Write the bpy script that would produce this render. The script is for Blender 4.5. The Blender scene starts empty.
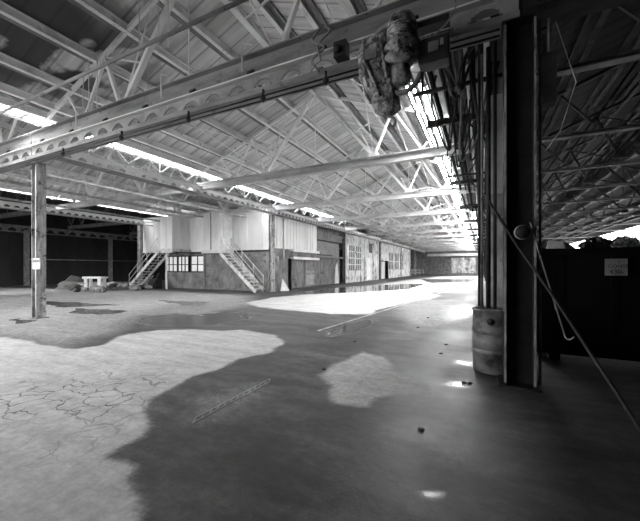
import bpy, math, random
from mathutils import Vector, Matrix
random.seed(7)
R = math.radians
S = bpy.context.scene
COL = S.collection
ORD = ['first','second','third','fourth','fifth','sixth','seventh','eighth','ninth','tenth','eleventh','twelfth','thirteenth','fourteenth','fifteenth','sixteenth']

# ------------------------------------------------------------------ materials
def mat(name, a, b, rough=.7, metal=0.0, scale=3.0, stretch=(1,1,1), lo=.35, hi=.65, bump=.15, spots=0.0, spot_col=.03, spot_scale=2.0, spec=.4, detail=6):
    m = bpy.data.materials.new(name); m.use_nodes = True
    nt = m.node_tree; N = nt.nodes; L = nt.links
    bs = N['Principled BSDF']
    tc = N.new('ShaderNodeTexCoord'); mp = N.new('ShaderNodeMapping'); mp.inputs['Scale'].default_value = stretch
    oi = N.new('ShaderNodeObjectInfo'); add = N.new('ShaderNodeVectorMath'); add.operation = 'ADD'
    mul = N.new('ShaderNodeMath'); mul.operation = 'MULTIPLY'; mul.inputs[1].default_value = 13.0
    L.new(oi.outputs['Random'], mul.inputs[0]); L.new(tc.outputs['Object'], add.inputs[0]); L.new(mul.outputs[0], add.inputs[1])
    L.new(add.outputs[0], mp.inputs['Vector'])
    n = N.new('ShaderNodeTexNoise'); n.inputs['Scale'].default_value = scale; n.inputs['Detail'].default_value = detail; n.inputs['Roughness'].default_value = .62
    L.new(mp.outputs[0], n.inputs['Vector'])
    r = N.new('ShaderNodeValToRGB'); r.color_ramp.elements[0].position = lo; r.color_ramp.elements[1].position = hi
    r.color_ramp.elements[0].color = (a,a,a,1); r.color_ramp.elements[1].color = (b,b,b,1)
    L.new(n.outputs['Fac'], r.inputs['Fac'])
    out = r.outputs['Color']
    if spots:
        n2 = N.new('ShaderNodeTexNoise'); n2.inputs['Scale'].default_value = spot_scale; n2.inputs['Detail'].default_value = 8; n2.inputs['Roughness'].default_value = .7
        L.new(add.outputs[0], n2.inputs['Vector'])
        r2 = N.new('ShaderNodeValToRGB'); r2.color_ramp.elements[0].position = 1-spots-.06; r2.color_ramp.elements[1].position = 1-spots+.06
        L.new(n2.outputs['Fac'], r2.inputs['Fac'])
        mx = N.new('ShaderNodeMixRGB'); mx.inputs['Color2'].default_value = (spot_col,)*3+(1,)
        L.new(r2.outputs['Color'], mx.inputs['Fac']); L.new(out, mx.inputs['Color1']); out = mx.outputs['Color']
    L.new(out, bs.inputs['Base Color'])
    bs.inputs['Roughness'].default_value = rough; bs.inputs['Metallic'].default_value = metal
    bs.inputs['Specular IOR Level'].default_value = spec
    if bump:
        bp = N.new('ShaderNodeBump'); bp.inputs['Strength'].default_value = bump; bp.inputs['Distance'].default_value = .02
        L.new(n.outputs['Fac'], bp.inputs['Height']); L.new(bp.outputs[0], bs.inputs['Normal'])
    return m

def emis(name, v, s):
    m = bpy.data.materials.new(name); m.use_nodes = True
    nt = m.node_tree; N = nt.nodes; L = nt.links; bs = N['Principled BSDF']
    tc = N.new('ShaderNodeTexCoord'); n = N.new('ShaderNodeTexNoise'); n.inputs['Scale'].default_value = 1.6; n.inputs['Detail'].default_value = 5
    L.new(tc.outputs['Object'], n.inputs['Vector'])
    r = N.new('ShaderNodeValToRGB'); r.color_ramp.elements[0].position = .35; r.color_ramp.elements[1].position = .5
    r.color_ramp.elements[0].color = (v*.55,)*3+(1,); r.color_ramp.elements[1].color = (v,)*3+(1,)
    L.new(n.outputs['Fac'], r.inputs['Fac']); L.new(r.outputs[0], bs.inputs['Emission Color'])
    bs.inputs['Emission Strength'].default_value = s; bs.inputs['Base Color'].default_value = (.6,.6,.6,1); bs.inputs['Roughness'].default_value = .3
    return m

M = {}
M['truss']   = mat('white_painted_steel', .72, .93, rough=.6, scale=2.2, lo=.3, hi=.55, spots=.29, spot_col=.10, spot_scale=5)
M['chord']   = mat('dusty_chord_paint', .42, .75, rough=.6, scale=1.6, stretch=(.5,1,2), spots=.34, spot_col=.1, spot_scale=4)
M['purlin']  = mat('purlin_paint', .6, .9, rough=.6, scale=1.5, lo=.3, hi=.5, spots=.34, spot_col=.12, spot_scale=3)
M['beam']    = mat('grey_beam_paint', .14, .34, rough=.55, scale=1.6, stretch=(.4,1,2), spots=.36, spot_col=.04, spot_scale=4)
M['girder']  = mat('pale_girder_paint', .72, .92, rough=.6, scale=1.6, spots=.30, spot_col=.08, spot_scale=4)
M['beam2']   = mat('worn_beam_web', .22, .46, rough=.55, scale=2, spots=.36, spot_col=.06, spot_scale=4)
M['column']  = mat('worn_column_paint', .16, .5, rough=.6, scale=3, stretch=(3,3,.5), spots=.42, spot_col=.03, spot_scale=5)
M['dark']    = mat('grimy_or_shaded_dark_steel', .012, .04, rough=.5, scale=4, spec=.3)
M['darkcol'] = mat('column_shade_tone', .012, .03, rough=.4, scale=4, spec=.35)  # near-black tone imitates the unlit faces of the columns
M['edge']    = mat('lit_edge_bare_steel', .12, .36, rough=.45, scale=6, stretch=(1,1,.6), spots=.4, spot_col=.03)  # bare steel; also the painted light on the column flange edges
M['mid']     = mat('mid_grey_metal', .1, .24, rough=.5, scale=4, spots=.38, spot_col=.03)
M['pipe']    = mat('painted_pipe', .22, .5, rough=.5, scale=4, spots=.34, spot_col=.06)
M['rail']    = mat('stair_steel', .4, .7, rough=.55, scale=5, spots=.4, spot_col=.06)
M['panel']   = mat('pale_wall_panel', .6, .8, rough=.7, scale=.9, stretch=(1.6,1.6,.35), lo=.3, hi=.6, spots=.28, spot_col=.3, spot_scale=1.5)
M['panel2']  = mat('grey_wall_panel', .45, .6, rough=.7, scale=.9, stretch=(1.6,1.6,.35), lo=.3, hi=.6, spots=.3, spot_col=.2, spot_scale=1.5)
M['block']   = mat('stained_masonry', .10, .26, rough=.85, scale=1.6, stretch=(1,1,.7), spots=.36, spot_col=.05)
M['door']    = mat('weathered_door', .09, .24, rough=.7, scale=3, stretch=(2,2,.4), spots=.4, spot_col=.04)
M['plaster'] = mat('peeling_plaster', .3, .72, rough=.85, scale=1.3, stretch=(1.4,1.4,.5), spots=.42, spot_col=.08, spot_scale=1.4)
M['wood']    = mat('weathered_timber', .08, .28, rough=.8, scale=4, stretch=(1,5,5))
M['white']   = mat('chalky_white', .6, .8, rough=.7, scale=3)
M['sign']    = mat('sign_face', .42, .6, rough=.6, scale=6)
M['ink']     = mat('sign_lettering', .02, .03, rough=.6, bump=0)
M['drum']    = mat('rusty_drum', .07, .2, rough=.5, scale=3, stretch=(1,1,2), spots=.42, spot_col=.02, spot_scale=3)
M['rubber']  = mat('black_rubber', .01, .025, rough=.6, scale=6)
M['rubble']  = mat('broken_rubble', .06, .4, rough=.9, scale=5)
M['hoist']   = mat('greasy_iron_glints', .02, .16, rough=.38, scale=7, bump=.8, spots=.47, spot_col=.6, spot_scale=8)  # pale spots imitate highlights on the dark iron
M['hoist2']  = mat('oily_housing', .12, .6, rough=.34, scale=7, bump=.6, spots=.47, spot_col=.008, spot_scale=6)
M['darkwall']= mat('dark_wall', .008, .022, rough=.8, scale=1, stretch=(1,1,.4))
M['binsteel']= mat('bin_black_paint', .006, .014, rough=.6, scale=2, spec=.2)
M['concrete_wall'] = mat('end_wall_block', .12, .26, rough=.85, scale=2)
M['darkpurlin']= mat('shaded_roof_steel', .05, .16, rough=.6, scale=2)  # darker copy of the roof steel, shade of the dim side aisles painted in
M['litchord']= mat('lit_chord_tone', .2, .5, rough=.6, scale=2)  # lighter lower chords imitate light catching the right aisle trusses
M['purlin_shade']  = mat('purlin_shade_strip', .12, .3, rough=.8, scale=2, stretch=(3,.6,3))  # dark tone for the imitated shade band beside each purlin
M['sky']     = emis('daylit_roof_glass', .95, 34.0)
M['slope']   = emis('wired_roof_glass', .9, 52.0)
M['side']    = emis('daylit_side_glass', .9, 5.0)
M['pane']    = emis('daylit_window_glass', .7, .35)
M['dullpane']= mat('dusty_glass', .05, .3, rough=.25, scale=3)

# roof deck: boards running down the slope, with weathering
def deck_material(name, a, b, dark):
    m = bpy.data.materials.new(name); m.use_nodes = True
    nt = m.node_tree; N = nt.nodes; L = nt.links; bs = N['Principled BSDF']
    tc = N.new('ShaderNodeTexCoord')
    mp = N.new('ShaderNodeMapping'); mp.inputs['Scale'].default_value = (.25, 2.6, .25)
    L.new(tc.outputs['Object'], mp.inputs['Vector'])
    n = N.new('ShaderNodeTexNoise'); n.inputs['Scale'].default_value = 1.7; n.inputs['Detail'].default_value = 7; L.new(mp.outputs[0], n.inputs['Vector'])
    r = N.new('ShaderNodeValToRGB'); r.color_ramp.elements[0].position=.3; r.color_ramp.elements[1].position=.6
    r.color_ramp.elements[0].color=(a,a,a,1); r.color_ramp.elements[1].color=(b,b,b,1); L.new(n.outputs['Fac'], r.inputs['Fac'])
    # board joints
    w = N.new('ShaderNodeTexWave'); w.bands_direction='Y'; w.inputs['Scale'].default_value=.62; w.inputs['Distortion'].default_value=.12
    L.new(tc.outputs['Object'], w.inputs['Vector'])
    r2 = N.new('ShaderNodeValToRGB'); r2.color_ramp.elements[0].position=.0; r2.color_ramp.elements[1].position=.06
    r2.color_ramp.elements[0].color=(.5,.5,.5,1); L.new(w.outputs['Fac'], r2.inputs['Fac'])
    mx = N.new('ShaderNodeMixRGB'); mx.blend_type='MULTIPLY'; mx.inputs['Fac'].default_value=1
    L.new(r.outputs[0], mx.inputs['Color1']); L.new(r2.outputs[0], mx.inputs['Color2'])
    # rot and damp patches, strongest where the deck has decayed by the near left valley
    n3 = N.new('ShaderNodeTexNoise'); n3.inputs['Scale'].default_value=.8; n3.inputs['Detail'].default_value=4; L.new(tc.outputs['Object'], n3.inputs['Vector'])
    r3 = N.new('ShaderNodeValToRGB'); r3.color_ramp.elements[0].position=.40; r3.color_ramp.elements[1].position=.47
    L.new(n3.outputs['Fac'], r3.inputs['Fac'])
    sx = N.new('ShaderNodeVectorMath'); sx.operation='DISTANCE'; sx.inputs[1].default_value=(-9.4,4.0,6.8); L.new(tc.outputs['Object'], sx.inputs[0])
    rg = N.new('ShaderNodeMapRange'); rg.inputs['From Min'].default_value=1.3; rg.inputs['From Max'].default_value=3.4; rg.inputs['To Min'].default_value=dark; rg.inputs['To Max'].default_value=.12
    L.new(sx.outputs['Value'], rg.inputs['Value'])
    mm = N.new('ShaderNodeMath'); mm.operation='MULTIPLY'; L.new(r3.outputs[0], mm.inputs[0]); L.new(rg.outputs[0], mm.inputs[1])
    mx2 = N.new('ShaderNodeMixRGB'); mx2.inputs['Color2'].default_value=(.035,.035,.035,1)
    L.new(mm.outputs[0], mx2.inputs['Fac']); L.new(mx.outputs[0], mx2.inputs['Color1'])
    L.new(mx2.outputs[0], bs.inputs['Base Color']); bs.inputs['Roughness'].default_value=.75
    return m
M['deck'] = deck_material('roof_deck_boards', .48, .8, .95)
M['deckdark'] = deck_material('roof_deck_boards_shaded', .03, .08, .2)  # darker deck copy with the shade of the side aisles in its colour

# ------------------------------------------------------------------ mesh builder
class MB:
    def __init__(s): s.v=[]; s.f=[]; s.sm=[]
    def add(s, vs, fs, smooth=False):
        o=len(s.v); s.v += [tuple(v) for v in vs]; s.f += [tuple(i+o for i in f) for f in fs]; s.sm += [smooth]*len(fs); return s
    def box(s, x0,x1,y0,y1,z0,z1):
        if x0>x1: x0,x1=x1,x0
        if y0>y1: y0,y1=y1,y0
        if z0>z1: z0,z1=z1,z0
        vs=[(x,y,z) for z in (z0,z1) for y in (y0,y1) for x in (x0,x1)]
        return s.add(vs,[(0,2,3,1),(4,5,7,6),(0,1,5,4),(2,6,7,3),(0,4,6,2),(1,3,7,5)])
    def frame(s,p,q,up=(0,0,1)):
        d=(Vector(q)-Vector(p)).normalized(); u=Vector(up)
        if abs(d.dot(u))>.98: u=Vector((0,1,0)) if abs(d.y)<.9 else Vector((1,0,0))
        a=d.cross(u).normalized(); b=a.cross(d).normalized(); return d,a,b
    def bar(s,p,q,w,h,up=(0,0,1)):
        d,a,b=s.frame(p,q,up); vs=[]
        for c in (Vector(p),Vector(q)):
            for i,j in ((-1,-1),(1,-1),(1,1),(-1,1)): vs.append(c+a*i*w/2+b*j*h/2)
        return s.add(vs,[(3,2,1,0),(4,5,6,7),(0,1,5,4),(1,2,6,5),(2,3,7,6),(3,0,4,7)])
    def tube(s,pts,r,n=10,cap=True):
        pts=[Vector(p) for p in pts]; o=[]; vs=[]; fs=[]
        for i,p in enumerate(pts):
            q0=pts[max(0,i-1)]; q1=pts[min(len(pts)-1,i+1)]
            d,a,b=s.frame(q0,q1); rr=r[i] if isinstance(r,(list,tuple)) else r
            for k in range(n):
                t=2*math.pi*k/n; vs.append(p+a*math.cos(t)*rr+b*math.sin(t)*rr)
        for i in range(len(pts)-1):
            for k in range(n):
                fs.append((i*n+k,i*n+(k+1)%n,(i+1)*n+(k+1)%n,(i+1)*n+k))
        s.add(vs,fs,True)
        if cap:
            m=len(s.v)-len(vs); s.f.append(tuple(m+k for k in range(n))[::-1]); s.sm.append(False)
            e=m+(len(pts)-1)*n; s.f.append(tuple(e+k for k in range(n))); s.sm.append(False)
        return s
    def lathe(s,prof,c=(0,0,0),n=28,axis='Z',smooth=True):
        vs=[];fs=[]
        for r_,h in prof:
            for k in range(n):
                t=2*math.pi*k/n; x,y=r_*math.cos(t),r_*math.sin(t)
                p={'Z':(x,y,h),'X':(h,x,y),'Y':(y,h,x)}[axis]
                vs.append((p[0]+c[0],p[1]+c[1],p[2]+c[2]))
        for i in range(len(prof)-1):
            for k in range(n): fs.append((i*n+k,i*n+(k+1)%n,(i+1)*n+(k+1)%n,(i+1)*n+k))
        fs.append(tuple(range(n))[::-1]); fs.append(tuple((len(prof)-1)*n+k for k in range(n)))
        return s.add(vs,fs,smooth)
    def ibeam(s,p,q,w,h,tf=.02,tw=.015,up=(0,0,1)):
        d,a,b=s.frame(p,q,up); P=Vector(p);Q=Vector(q)
        s.bar(P+b*(h/2-tf/2),Q+b*(h/2-tf/2),w,tf,b); s.bar(P-b*(h/2-tf/2),Q-b*(h/2-tf/2),w,tf,b)
        s.bar(P,Q,tw,h-2*tf,b); return s
    def sheet(s,pts2,axis,c0,c1):   # polygon in a plane, extruded along axis
        n=len(pts2); vs=[]
        for c in (c0,c1):
            for a_,b_ in pts2:
                vs.append({'Y':(a_,c,b_),'X':(c,a_,b_),'Z':(a_,b_,c)}[axis])
        fs=[tuple(range(n)),tuple(range(n,2*n))[::-1]]+[(i,(i+1)%n,n+(i+1)%n,n+i) for i in range(n)]
        return s.add(vs,fs)
    def mesh(s,name,material):
        me=bpy.data.meshes.new(name); me.from_pydata(s.v,[],s.f); me.materials.append(material)
        me.polygons.foreach_set('use_smooth',s.sm); me.update()
        return me
    def build(s,name,material,parent=None,bevel=0,loc=None):
        o=bpy.data.objects.new(name,s.mesh(name,material)); COL.objects.link(o)
        if parent is not None: o.parent=parent
        if loc: o.location=loc
        if bevel:
            b=o.modifiers.new('bevel','BEVEL'); b.width=bevel; b.segments=2; b.limit_method='ANGLE'
        return o

def tag(o,label,cat,group=None,kind=None):
    if label: o['label']=label
    if cat: o['category']=cat
    if group: o['group']=group
    if kind: o['kind']=kind
    return o
def thing(name,label,cat,loc=(0,0,0),rz=0,group=None):
    o=bpy.data.objects.new(name,None); COL.objects.link(o); o.location=loc; o.rotation_euler=(0,0,rz); o.empty_display_size=.1
    return tag(o,label,cat,group)
def struct(name,mb,m,parent=None,label=None):
    o=mb.build(name,m,parent)
    o['kind']='structure'
    if label: o['label']=label; 
    return o
def dup(root,loc,label=None,group=None,rz=None):
    r=root.copy(); COL.objects.link(r); r.location=loc
    if rz is not None: r.rotation_euler=(0,0,rz)
    if label: r['label']=label
    if group: r['group']=group
    for ch in list(root.children):
        c=ch.copy(); COL.objects.link(c); c.parent=r
        for g in list(ch.children):
            d=g.copy(); COL.objects.link(d); d.parent=c
    return r
def cat_tube(ctrl,n=24,sub=True):
    P=[Vector(p) for p in ctrl]; out=[]
    for i in range(len(P)-1):
        p0=P[max(0,i-1)];p1=P[i];p2=P[i+1];p3=P[min(len(P)-1,i+2)]
        for k in range(6):
            t=k/6; out.append(.5*((2*p1)+(-p0+p2)*t+(2*p0-5*p1+4*p2-p3)*t*t+(-p0+3*p1-3*p2+p3)*t**3))
    out.append(P[-1]); return out

# ------------------------------------------------------------------ camera geometry, only used to read plan positions off the survey
F_=333.0; CX=314.0; HZ=267.5; EYE=1.5; YAW=math.atan(168/333); sy,cy=math.sin(YAW),math.cos(YAW)
def ground(u,v):
    a=(u-CX)/F_; t=(-EYE)/((HZ-v)/F_); return ((-sy+cy*a)*t,(cy+sy*a)*t)

cam=bpy.data.cameras.new('camera'); co=bpy.data.objects.new('camera',cam); COL.objects.link(co); S.camera=co
co.location=(0,0,EYE); co.rotation_euler=(R(90),0,YAW)
cam.sensor_width=36; cam.lens=F_/640*36; cam.shift_x=(320-CX)/640; cam.shift_y=(HZ-260.5)/640; cam.clip_end=400; cam.clip_start=.05

# ------------------------------------------------------------------ plan
LX=[.45,-11.75,-23.95,-36.15]            # column lines
BAYS={'main':-5.65,'left':-17.85,'far_left':-30.05,'right':6.55}
KS=.383; PEAK=8.12; Y0,Y1=-2.5,79.0
YT=[5.2+6.1*i for i in range(13)]

# ------------------------------------------------------------------ floor (dry, damp and flooded concrete; far sun and glare painted pale)
def make_floor():
    P=lambda pts:[ground(u,v) for u,v in pts]
    dry=[(.95,.05,P([(-60,338),(10,338),(30,342),(75,350),(100,345),(125,335),(160,330),(200,330),(240,330),(275,335),(282,342),(270,352),(240,358),(215,370),(190,378),(165,390),(148,400),(142,412),(150,425),(140,438),(120,448),(107,460),(135,465),(130,480),(135,500),(135,540),(-60,540)])),  # dry areas, together with the painted sun patch and far glare
         (1.0,.10,P([(245,303),(270,298),(300,295),(330,293),(380,291),(425,292),(440,296),(425,300),(400,304),(380,309),(370,314),(330,314),(290,310),(255,307)])),  # sun patch near the office, painted as a paler floor tone
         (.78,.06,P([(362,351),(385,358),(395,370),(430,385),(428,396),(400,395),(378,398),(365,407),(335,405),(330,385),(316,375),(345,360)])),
         (.95,.9,P([(345,290),(400,281),(440,276.5),(480,276),(487,282),(470,293),(430,292),(395,295)])),  # far daylight glare painted into the floor as a pale area
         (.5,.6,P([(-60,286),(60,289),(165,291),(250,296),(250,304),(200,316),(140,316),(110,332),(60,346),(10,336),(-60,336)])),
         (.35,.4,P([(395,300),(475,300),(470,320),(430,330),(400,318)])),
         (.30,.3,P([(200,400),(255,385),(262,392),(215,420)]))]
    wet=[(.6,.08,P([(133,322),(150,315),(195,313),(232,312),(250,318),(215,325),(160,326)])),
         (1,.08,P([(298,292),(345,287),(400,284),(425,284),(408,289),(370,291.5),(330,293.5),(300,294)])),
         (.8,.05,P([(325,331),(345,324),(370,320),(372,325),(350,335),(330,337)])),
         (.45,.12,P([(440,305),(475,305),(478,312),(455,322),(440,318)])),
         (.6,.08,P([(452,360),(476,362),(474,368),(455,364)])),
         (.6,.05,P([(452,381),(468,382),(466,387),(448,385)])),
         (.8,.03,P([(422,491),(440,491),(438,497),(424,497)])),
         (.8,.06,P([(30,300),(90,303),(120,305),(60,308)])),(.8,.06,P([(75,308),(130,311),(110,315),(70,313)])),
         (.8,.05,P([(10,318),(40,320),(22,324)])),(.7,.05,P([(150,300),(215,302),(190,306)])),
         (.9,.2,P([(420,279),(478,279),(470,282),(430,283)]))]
    def axis(segs):
        out=[]
        for a,b,st in segs:
            n=max(1,round((b-a)/st)); out+=[a+(b-a)*i/n for i in range(n)]
        out.append(segs[-1][1]); return out
    XS=axis([(-42,-26,.7),(-26,-15,.2),(-15,-7,.08),(-7,1.2,.045),(1.2,14,.6)])
    YS=axis([(-26,.6,1.2),(.6,8,.04),(8,16,.09),(16,30,.2),(30,80,.6)])
    def noise(x,y):
        return (math.sin(3.1*x+1.7*math.sin(2.3*y))*.5+math.sin(7.3*y+2.1*math.sin(5.1*x))*.3+math.sin(13*x+9*y)*.2)
    def sdf(x,y,poly):
        ins=False; d=1e9; n=len(poly)
        for i in range(n):
            x1,y1=poly[i]; x2,y2=poly[(i+1)%n]
            if (y1>y)!=(y2>y) and x<(x2-x1)*(y-y1)/(y2-y1)+x1: ins=not ins
            dx,dy=x2-x1,y2-y1; t=((x-x1)*dx+(y-y1)*dy)/(dx*dx+dy*dy+1e-12); t=0 if t<0 else 1 if t>1 else t
            q=(x-x1-t*dx)**2+(y-y1-t*dy)**2
            if q<d: d=q
        return math.sqrt(d)*(1 if ins else -1)
    boxes=[]
    for s_,fe,pl in dry+wet:
        xs=[p[0] for p in pl]; ys=[p[1] for p in pl]; boxes.append((min(xs)-1.5,max(xs)+1.5,min(ys)-1.5,max(ys)+1.5))
    V=[];D=[];W=[]
    for y in YS:
        for x in XS:
            V.append((x,y,0.0)); r=math.hypot(x,y); k=min(.16,.012*r)
            xx=x+k*noise(x*1.3,y); yy=y+k*noise(y*1.1+4,x)
            vals=[0.0,0.0]
            for i,(s_,fe,pl) in enumerate(dry+wet):
                b=boxes[i]
                if not (b[0]<x<b[1] and b[2]<y<b[3]): continue
                q=.5+.5*sdf(xx,yy,pl)/fe; q=0 if q<0 else 1 if q>1 else q; q=q*q*(3-2*q)*s_
                j=0 if i<len(dry) else 1
                if q>vals[j]: vals[j]=q
            D.append(vals[0]); W.append(vals[1])
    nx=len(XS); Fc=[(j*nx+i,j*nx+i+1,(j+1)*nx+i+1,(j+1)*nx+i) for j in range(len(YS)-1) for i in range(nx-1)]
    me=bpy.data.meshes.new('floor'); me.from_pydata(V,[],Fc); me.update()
    for nm,vals in (('dry',D),('flood',W)):  # 'dry' also holds the painted sun patch and far glare
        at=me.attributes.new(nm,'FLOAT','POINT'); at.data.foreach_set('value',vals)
    m=bpy.data.materials.new('old_factory_concrete'); m.use_nodes=True
    nt=m.node_tree; N=nt.nodes; L=nt.links; bs=N['Principled BSDF']
    tc=N.new('ShaderNodeTexCoord')
    def tex(sc,det=6,st=(1,1,1)):
        mp=N.new('ShaderNodeMapping'); mp.inputs['Scale'].default_value=st; L.new(tc.outputs['Object'],mp.inputs['Vector'])
        n=N.new('ShaderNodeTexNoise'); n.inputs['Scale'].default_value=sc; n.inputs['Detail'].default_value=det; n.inputs['Roughness'].default_value=.65; L.new(mp.outputs[0],n.inputs['Vector']); return n.outputs['Fac']
    def ramp(src,p0,c0,p1,c1):
        r=N.new('ShaderNodeMapRange'); r.inputs['From Min'].default_value=p0; r.inputs['From Max'].default_value=p1; r.inputs['To Min'].default_value=c0; r.inputs['To Max'].default_value=c1; L.new(src,r.inputs['Value']); return r.outputs[0]
    def math_(op,a,b):
        n=N.new('ShaderNodeMath'); n.operation=op
        for i,q in enumerate((a,b)):
            if isinstance(q,(int,float)): n.inputs[i].default_value=q
            else: L.new(q,n.inputs[i])
        return n.outputs[0]
    def mixf(f,a,b):
        n=N.new('ShaderNodeMix')
        for i,q in zip((0,2,3),(f,a,b)):
            if isinstance(q,(int,float)): n.inputs[i].default_value=q
            else: L.new(q,n.inputs[i])
        return n.outputs[0]
    A=N.new('ShaderNodeAttribute'); A.attribute_name='dry'; B=N.new('ShaderNodeAttribute'); B.attribute_name='flood'  # 'dry' also carries the painted sun patch and far glare
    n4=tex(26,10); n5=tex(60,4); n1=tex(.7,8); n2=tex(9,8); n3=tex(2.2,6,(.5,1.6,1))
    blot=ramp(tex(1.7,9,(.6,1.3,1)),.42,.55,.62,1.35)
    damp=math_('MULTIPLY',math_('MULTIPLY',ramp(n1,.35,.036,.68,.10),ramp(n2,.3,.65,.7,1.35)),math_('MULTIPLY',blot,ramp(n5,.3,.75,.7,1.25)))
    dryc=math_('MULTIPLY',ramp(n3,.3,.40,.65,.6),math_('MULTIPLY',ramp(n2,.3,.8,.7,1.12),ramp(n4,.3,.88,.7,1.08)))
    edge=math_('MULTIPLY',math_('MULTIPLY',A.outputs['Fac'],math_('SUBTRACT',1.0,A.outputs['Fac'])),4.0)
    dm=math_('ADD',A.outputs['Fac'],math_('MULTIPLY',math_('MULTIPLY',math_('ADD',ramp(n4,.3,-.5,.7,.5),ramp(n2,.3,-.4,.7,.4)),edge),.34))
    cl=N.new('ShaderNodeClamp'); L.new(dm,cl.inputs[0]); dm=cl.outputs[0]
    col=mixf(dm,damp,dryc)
    # crazed cracks at the near left
    vo=N.new('ShaderNodeTexVoronoi'); vo.feature='DISTANCE_TO_EDGE'; vo.inputs['Scale'].default_value=3.2
    wn=N.new('ShaderNodeTexNoise'); wn.inputs['Scale'].default_value=4; L.new(tc.outputs['Object'],wn.inputs['Vector'])
    vm=N.new('ShaderNodeVectorMath'); vm.operation='MULTIPLY_ADD'; vm.inputs[1].default_value=(.3,.3,0); L.new(wn.outputs['Color'],vm.inputs[0]); L.new(tc.outputs['Object'],vm.inputs[2]); L.new(vm.outputs[0],vo.inputs['Vector'])
    ds=N.new('ShaderNodeVectorMath'); ds.operation='DISTANCE'; ds.inputs[1].default_value=ground(30,402)+(0,); L.new(tc.outputs['Object'],ds.inputs[0])
    cr=math_('MULTIPLY',ramp(vo.outputs['Distance'],.0,1,.03,0),ramp(ds.outputs['Value'],.9,1.0,1.9,0))
    cr=math_('MULTIPLY',cr,ramp(n1,.4,.2,.55,1))
    col=mixf(cr,col,.05)
    # a long wandering crack and tyre scuffs are part of the surface
    col=mixf(math_('MULTIPLY',B.outputs['Fac'],.75),col,.03)
    cc=N.new('ShaderNodeCombineColor'); [L.new(col,cc.inputs[i]) for i in range(3)]
    L.new(cc.outputs[0],bs.inputs['Base Color'])
    rg=mixf(A.outputs['Fac'],ramp(n1,.35,.42,.7,.65),.85); rg=mixf(B.outputs['Fac'],rg,.04); L.new(rg,bs.inputs['Roughness'])
    bp=N.new('ShaderNodeBump'); bp.inputs['Distance'].default_value=.015
    L.new(ramp(B.outputs['Fac'],0,.35,.6,.0),bp.inputs['Strength']); L.new(n2,bp.inputs['Height']); L.new(bp.outputs[0],bs.inputs['Normal'])
    bs.inputs['Specular IOR Level'].default_value=.3
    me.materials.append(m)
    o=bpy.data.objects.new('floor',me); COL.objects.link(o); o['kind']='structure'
make_floor()

# steel guide rails set flush in the floor
(ax,ay),(bx_,by_)=ground(318,331),ground(425,298)
dd=Vector((bx_-ax,by_-ay,0)).normalized()
struct('trim_1',MB().bar((ax,ay,.004),(bx_+dd.x*6,by_+dd.y*6,.004),.07,.012),M['pipe'])
(ax,ay),(bx_,by_)=ground(196,418),ground(270,379)
tm=MB().bar((ax,ay,.003),(bx_,by_,.003),.014,.008).bar((ax+.06,ay-.1,.003),(bx_+.06,by_-.1,.003),.014,.008)
for i in range(13):
    f=i/12; x=ax+(bx_-ax)*f; y=ay+(by_-ay)*f; tm.bar((x,y,.003),(x+.06,y-.1,.003),.012,.007)
struct('trim_2',tm,M['beam2'])

# ------------------------------------------------------------------ shell
GA,GB,GY=3.55,5.6,9.7
def deck(nm,P,m):
    b=MB(); t=.08
    sl=lambda x:PEAK-KS*abs(x-P)+.13
    def piece(xa,xb,ya,yb): b.sheet([(xa,sl(xa)),(xb,sl(xb)),(xb,sl(xb)+t),(xa,sl(xa)+t)],'Y',ya,yb)
    piece(P-5.84,P,Y0,Y1)
    if nm=='ceiling':
        piece(P,P+GA,Y0,Y1); piece(P+GB,P+5.84,Y0,Y1); piece(P+GA,P+GB,Y0,GY); piece(P+GA,P+GB,76,Y1)
    else: piece(P,P+5.84,Y0,Y1)
    struct(nm,b,m)
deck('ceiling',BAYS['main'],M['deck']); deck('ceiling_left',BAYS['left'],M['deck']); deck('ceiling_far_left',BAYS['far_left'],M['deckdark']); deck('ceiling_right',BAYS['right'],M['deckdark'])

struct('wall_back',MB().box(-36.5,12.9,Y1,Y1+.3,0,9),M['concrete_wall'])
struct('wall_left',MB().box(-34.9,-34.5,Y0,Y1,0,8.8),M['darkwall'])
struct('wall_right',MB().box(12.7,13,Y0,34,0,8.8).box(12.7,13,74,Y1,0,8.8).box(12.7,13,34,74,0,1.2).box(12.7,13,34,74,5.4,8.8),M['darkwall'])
struct('wall_light_block',MB().box(-5.5,12.9,Y0-.3,Y0,0,8.8),M['darkwall'])  # unseen wall added behind the camera to keep the right foreground dark
struct('wall_unseen_front_gable',MB().sheet([(-36,5.6),(-5.5,5.6),(-5.5,8.6),(-36,8.6)],'Y',Y0-.3,Y0),M['darkwall'])

# roof-valley glazing: one run of glass per column line, with bars
def valley_glass(n,x,w,ya,yb,m):
    z=5.93
    t=bpy.data.objects.new('window_%d'%n,None); COL.objects.link(t); t['kind']='structure'
    k=int((yb-ya)/1.22)
    b=MB(); g=MB()
    for i in range(k):
        y=ya+i*1.22
        g.box(x-w,x+w,y+.04,y+1.18,z-.006,z+.006)
        b.box(x-w,x+w,y-.03,y+.03,z-.05,z+.03)
    b.box(x-.03,x+.03,ya,yb,z-.06,z+.04); b.box(x-w-.03,x-w+.02,ya,yb,z-.06,z+.04); b.box(x+w-.02,x+w+.03,ya,yb,z-.06,z+.04)
    gl=g.build('window_glass',m,t); fr=b.build('window_frame',M['beam'],t); gl['kind']='structure'; fr['kind']='structure'
valley_glass(1,LX[1],.27,Y0,30,M['sky'])
valley_glass(2,LX[2],.27,Y0,30,M['sky'])
struct('trim_5',MB().box(LX[1]-.4,LX[1]+.4,30,79,5.96,6.02).box(LX[2]-.4,LX[2]+.4,30,79,5.96,6.02),M['mid'])
struct('trim_3',MB().box(LX[0]-.4,LX[0]+.4,Y0,79,5.96,6.02),M['dark'])
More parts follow.
